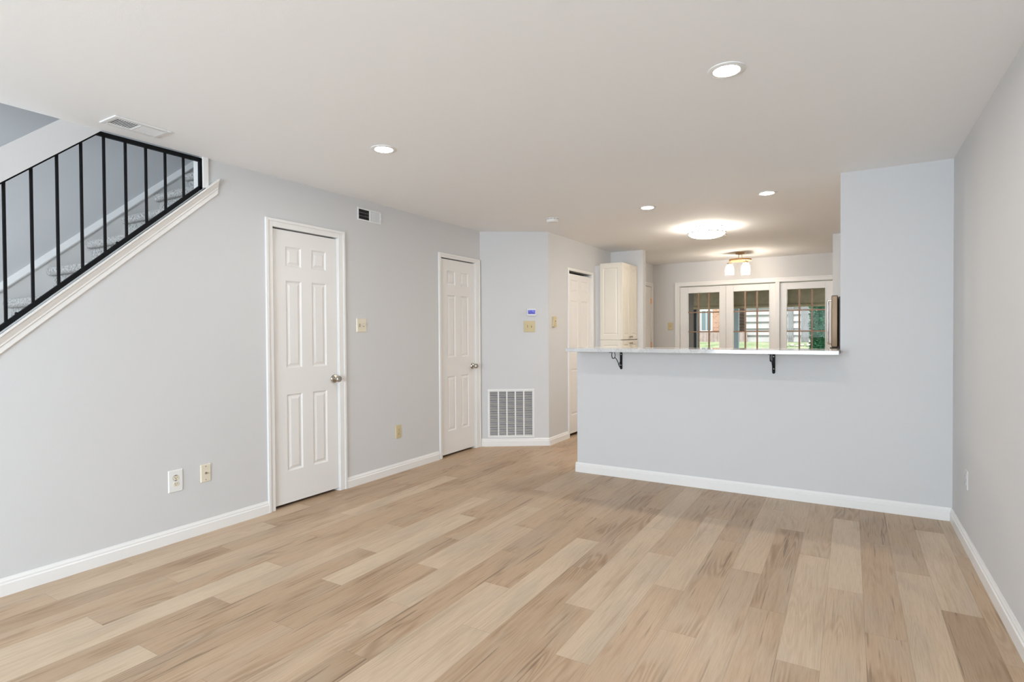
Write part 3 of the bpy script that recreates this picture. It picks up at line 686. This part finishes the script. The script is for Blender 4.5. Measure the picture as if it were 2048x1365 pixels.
for z0, z1 in ((.10, SPL-.003), (SPL+.003, CT)):
    sp = slab_panels(-hx, hx-.020, z0, z1, -hy, -hy+.007, [(-hx+.045, hx-.065, z0+.065, z1-.065)], [(.006, .004), (.012, .0045), (.026, .001)])
    cb('side_panel', sp)
RING = [(.008, .006), (.014, .007), (.034, .001)]
for z0, z1, kz in ((.11, SPL-.006, SPL-.046), (SPL+.006, CT, SPL+.040)):
    for s in (-1, 1):
        w = hy-.003; bmx = slab_panels(0, w, z0, z1, 0, .019, [(.055, w-.055, z0+.055, z1-.055)], RING)
        d = cb('cabinet_door', bmx, bevel=.0); d.rotation_euler = (0, 0, PI/2); d.location = (hx, -hy+.001 if s < 0 else .002, 0)
        kx = w-.03 if s < 0 else .03
        bm = B(); lathe(bm, [(0, 0), (.005, 0), (.005, -.012), (.012, -.016), (.013, -.024), (0, -.028)], (kx, 0, kz), 'y', 16); obj('knob', bm, M['nickel'], d, smooth=True)

# ------------------------------------------------------------------ refrigerator (doors face the hall, its black side faces the bar)
FY0, FY1 = 6.90, 7.65
t = thing('refrigerator', 'black and stainless refrigerator showing past the full height wall', 'refrigerator', (.24, (FY0+FY1)/2, 0))
hy = (FY1-FY0)/2
bm = B(); box(bm, -.345, .335, -hy, hy, .03, 1.655); box(bm, -.33, .32, -hy+.03, hy-.03, 0, .03); obj('body', bm, M['fridge_body'], t, bevel=.006)
bm = B(); box(bm, -.412, -.352, -hy, hy, 1.115, 1.668); obj('upper_door', bm, M['fridge_door'], t, bevel=.008)
bm = B(); box(bm, -.412, -.352, -hy, hy, .06, 1.095); obj('lower_door', bm, M['fridge_door'], t, bevel=.008)
bm = B(); box(bm, -.425, -.33, -hy-.012, -hy+.05, 1.096, 1.114); obj('hinge', bm, M['slot'], t)
for z0, z1 in ((1.15, 1.62), (.60, 1.06)):
    bm = B(); tube(bm, [(-.412, -hy+.07, z0), (-.440, -hy+.07, z0), (-.446, -hy+.07, z0+.02), (-.446, -hy+.07, z1-.02), (-.440, -hy+.07, z1), (-.412, -hy+.07, z1)], .009); obj('handle', bm, M['steel'], t, smooth=True)

# ------------------------------------------------------------------ french doors
bm = B(); y0 = YB-.016
cz = FH+.062
box(bm, FO[0]-.066, FO[0], y0, YB, 0, cz); box(bm, FO[1], FO[1]+.066, y0, YB, 0, cz); box(bm, FO[0], FO[1], y0, YB, FH, cz)
box(bm, FO[0]-.066, FO[0]-.044, y0-.006, y0, 0, cz); box(bm, FO[0]-.044, FO[1]+.066, y0-.006, y0, cz-.022, cz); box(bm, FO[1]+.044, FO[1]+.066, y0-.006, y0, 0, cz-.022)
box(bm, -.985, -.925, y0, YB+.05, 0, FH)
struct('trim_4', bm, M['trim'], 'white casing and centre post around the french doors', 'door casing', bevel=.003)
bm = B(); box(bm, FO[0], FO[1], YB, YB+.14, FH-.006, FH); box(bm, FO[0], FO[0]+.006, YB, YB+.14, 0, FH-.006); box(bm, FO[1]-.006, FO[1], YB, YB+.14, 0, FH-.006); box(bm, FO[0], FO[1], YB, YB+.16, -.02, .02)
struct('trim_5', bm, M['trim'], 'white jamb and threshold of the french doors', 'door jamb')
def french(name, label, x0, w, gl, gr, knob=None):
    t = thing(name, label, 'french door', (x0, YB+.035, .022), RF, kind='structure')
    h = 2.012; g0, g1, gb, gt = gl, gr, .310, 1.909
    bm = B(); y0_, y1_ = 0, .044
    box(bm, 0, g0, y0_, y1_, 0, h); box(bm, g1, w, y0_, y1_, 0, h); box(bm, g0, g1, y0_, y1_, 0, gb); box(bm, g0, g1, y0_, y1_, gt, h)
    for a, b_, c, d in ((g0-.012, g0, gb-.012, gt+.012), (g1, g1+.012, gb-.012, gt+.012)): box(bm, a, b_, -.006, 0, c, d)
    for c, d in ((gb-.012, gb), (gt, gt+.012)): box(bm, g0, g1, -.006, 0, c, d)
    obj('door_frame', bm, M['trim'], t, bevel=.003)
    bm = B(); mw = .011
    for k in (1, 2): x = g0+(g1-g0)*k/3; box(bm, x-mw, x+mw, .010, .034, gb, gt)
    for k in range(1, 5): z = gb+(gt-gb)*k/5; box(bm, g0, g1, .012, .032, z-mw*.9, z+mw*.9)
    obj('muntin_grid', bm, M['muntin'], t)
    bm = B(); box(bm, g0, g1, .0205, .0235, gb, gt); obj('glass_pane', bm, M['glass'], t)
french('door_5', 'left french door, nearest the dining corner, with brown muntins', -2.440, .726, .130, .626)
french('door_6', 'middle french door left of the centre post with brown muntins', -1.711, .726, .112, .634)
french('door_7', 'right french door past the centre post with brown muntins', -.945, .735, .115, .626)

# ------------------------------------------------------------------ street window and unseen upstairs window added to light the stairs (behind the camera)
def sash(name, label, x0, x1, z0, z1, nx):
    t = thing(name, label, 'window', ((x0+x1)/2, YF-.06, z0), RF, kind='structure'); w, h = (x1-x0)/2, z1-z0
    bm = B(); f_ = .05
    box(bm, -w, w, -.03, .03, 0, f_); box(bm, -w, w, -.03, .03, h-f_, h); box(bm, -w, -w+f_, -.03, .03, f_, h-f_); box(bm, w-f_, w, -.03, .03, f_, h-f_)
    for k in range(1, nx): x = -w+2*w*k/nx; box(bm, x-.03, x+.03, -.03, .03, f_, h-f_)
    box(bm, -w+f_, w-f_, -.02, .02, h/2-.02, h/2+.02); obj('window_frame', bm, M['trim'], t)
sash('window_1', 'wide white framed street window behind the camera', WO[0], WO[1], WO[2], WO[3], 3)
sash('window_added', 'unseen upstairs window added to light the stairwell', -4.38, -3.78, 3.35, 4.45, 1)

# ------------------------------------------------------------------ garden
def ground(y):
    if y < 11.5: return -.12
    if y < 17.9: return -.12+(y-11.5)*(1.10/6.4)
    return .98+(y-17.9)*.02
bm = B(); yy = [9.64, 11.5, 12.5, 13.5, 14.5, 15.5, 16.5, 17.9, 26, 40]; xx = [-30+3*i for i in range(19)]
V = [[bm.verts.new((x, y, ground(y)+(random.uniform(-.02, .02) if y > 12 else 0))) for x in xx] for y in yy]
for i in range(len(yy)-1):
    for j in range(len(xx)-1): bm.faces.new((V[i][j], V[i][j+1], V[i+1][j+1], V[i+1][j]))
tag(obj('lawn', bm, M['grass'], smooth='all'), 'green lawn rising to the fence outside the french doors', 'lawn', kind='structure')
bm = B(); box(bm, -4.5, 2.5, 9.64, 11.2, -.20, -.05); tag(obj('patio', bm, M['patio']), 'concrete patio outside the french doors', 'patio', kind='structure')
# porch: roof, side wall, post, downspout, shades
t = thing('porch', 'covered porch outside the french doors', 'porch', (-1.2, 9.65, -.05))
bm = B(); box(bm, -1.9, 2.2, 0, 1.05, 2.36, 2.46); obj('porch_roof', bm, M['porch'], t)
bm = B(); box(bm, -1.9, 2.2, .70, .74, 2.20, 2.36); obj('porch_beam', bm, M['porch'], t)
bm = B(); box(bm, -1.9, -1.24, .84, .94, 0, 2.36); obj('side_wall', bm, M['porch'], t)
bm = B(); box(bm, -1.225, -1.205, .80, .90, 0, 2.36); obj('corner_board', bm, M['slot'], t)
bm = B(); box(bm, -.555, -.475, .83, .91, 0, 2.36); obj('porch_post', bm, M['blue'], t)
bm = B(); box(bm, -1.195, -1.150, .84, .90, 0, 2.36); obj('downspout', bm, M['blue'], t)
for (a, b_), lab in zip(((-2.42, -1.55), (-1.545, -.90), (-.895, .02)), ('olive slatted roll shade outside the left french door', 'olive slatted roll shade outside the middle french door', 'olive slatted roll shade outside the right french door')):
    t = thing('roll_shade', lab, 'roll shade', ((a+b_)/2, 10.40, 1.70), group='roll up shades under the porch beam'); w = (b_-a)/2
    bm = B(); n = 34; h = .62
    for k in range(n): z = .05+k*(h-.05)/n; box(bm, -w, w, -.004, .004, z, z+(h-.05)/n*.80)
    obj('slats', bm, M['shade'], t)
    bm = B(); box(bm, -w, w, -.003, -.001, .05, h); obj('backing', bm, M['shade'], t)
    bm = B(); lathe(bm, [(0, -w), (.03, -w), (.03, w), (0, w)], (0, 0, .022), 'x', 16); obj('rolled_bottom', bm, M['shade'], t, smooth=True)
# fence
t = thing('wooden_fence', 'weathered plank fence in front of the brick house', 'fence', (-4.2, 17.95, ground(17.95)-.1))
bm = B(); box(bm, -1.9, 1.58, .0, .04, .12, .18); box(bm, -1.9, 1.58, 0, .04, .30, .36); obj('fence_rail', bm, M['fence'], t)
x = -1.9
for k in range(33):
    bm = B(); h = .39+random.uniform(-.012, .012); box(bm, x, x+.098, -.02, 0, 0, h); obj('fence_plank', bm, M['fence'], t); x += .1055
# brick house
t = thing('brick_house', 'red brick house beyond the fence', 'house', (-5.3, 20.4, .9))
bm = B(); box(bm, -3, 2.35, -2.0, 2.5, 0, 5.5); obj('brick_wall', bm, M['brick'], t)
bm = B(); box(bm, .85, 1.42, -2.03, -2.0, .3, 1.2); obj('siding_panel', bm, M['siding'], t)
bm = B(); box(bm, 1.24, 1.60, -2.07, -2.0, .40, 1.10); fr = obj('window_frame', bm, M['trim'], t)
for a in (1.28, 1.435):
    bm = B(); box(bm, a, a+.125, -2.08, -2.07, .45, 1.05); obj('window_pane', bm, M['winblue'], fr)
# shed
t = thing('garden_shed', 'pale sided shed with grey plank doors at the top of the lawn', 'shed', (-1.8, 18.1, ground(18.1)))
bm = B()
for k in range(16): z = k*.20; prism(bm, [(0-.0, z), (-.07, z), (-.005, z+.2), (0, z+.2)], 'x', -.88, 1.6)
box(bm, -.88, 1.6, 0, 1.8, 0, 3.2); obj('siding_wall', bm, M['siding'], t)
for a, b_ in ((.26, .42), (.60, .80)):
    bm = B(); k = a
    while k < b_-.01: box(bm, k, k+.045, -.07, -.03, 0, 1.0); k += .05
    obj('plank_door', bm, M['greywood'], t)
# stones at the lawn edge
for k, (x, y, s) in enumerate(((-1.56, 17.3, .10), (-1.38, 17.35, .06), (-1.13, 17.4, .06), (-.96, 17.35, .08), (-1.26, 17.3, .05))):
    bm = B(); bmesh.ops.create_icosphere(bm, subdivisions=2, radius=s)
    for v in bm.verts: v.co.z *= .6; v.co += Vector((random.uniform(-1, 1), random.uniform(-1, 1), random.uniform(-1, 1)))*s*.12
    o = obj('garden_stone', bm, M['patio'], smooth='all'); o.location = (x, y, ground(y)+s*.3)
    tag(o, 'pale stone along the top edge of the lawn by the shed', 'stone', 'stones edging the lawn')
# evergreen shrub: trunk plus leaf clusters
t = thing('evergreen_shrub', 'tall dark green shrub seen through the right french door', 'shrub', (-.30, 13.0, ground(13.0)))
bm = B(); lathe(bm, [(0, -.05), (.05, -.05), (.03, 1.6), (0, 1.7)], n=10); obj('trunk', bm, M['soil'], t)
bm = B(); rnd = random.Random(3)
lathe(bm, [(.05, .08), (.27, .25), (.28, 1.6), (.20, 2.2), (.02, 2.6)], n=14)
for k in range(7500):
    z = rnd.uniform(.05, 2.6); R_ = .36*min(1, (2.7-z)/1.0)**.7*(.80+.25*rnd.random()); a = rnd.uniform(0, 2*PI)
    c = Vector((R_*math.cos(a), R_*math.sin(a), z)); d = Vector((math.cos(a), math.sin(a), rnd.uniform(-.6, .8))).normalized()*.075
    s = d.orthogonal().normalized()*rnd.uniform(.014, .026); s.rotate(Matrix.Rotation(rnd.uniform(0, PI), 3, d))
    bm.faces.new([bm.verts.new(p) for p in (c-s*.4, c+d*.5-s, c+d, c+d*.5+s)])
obj('foliage', bm, M['leaf'], t)
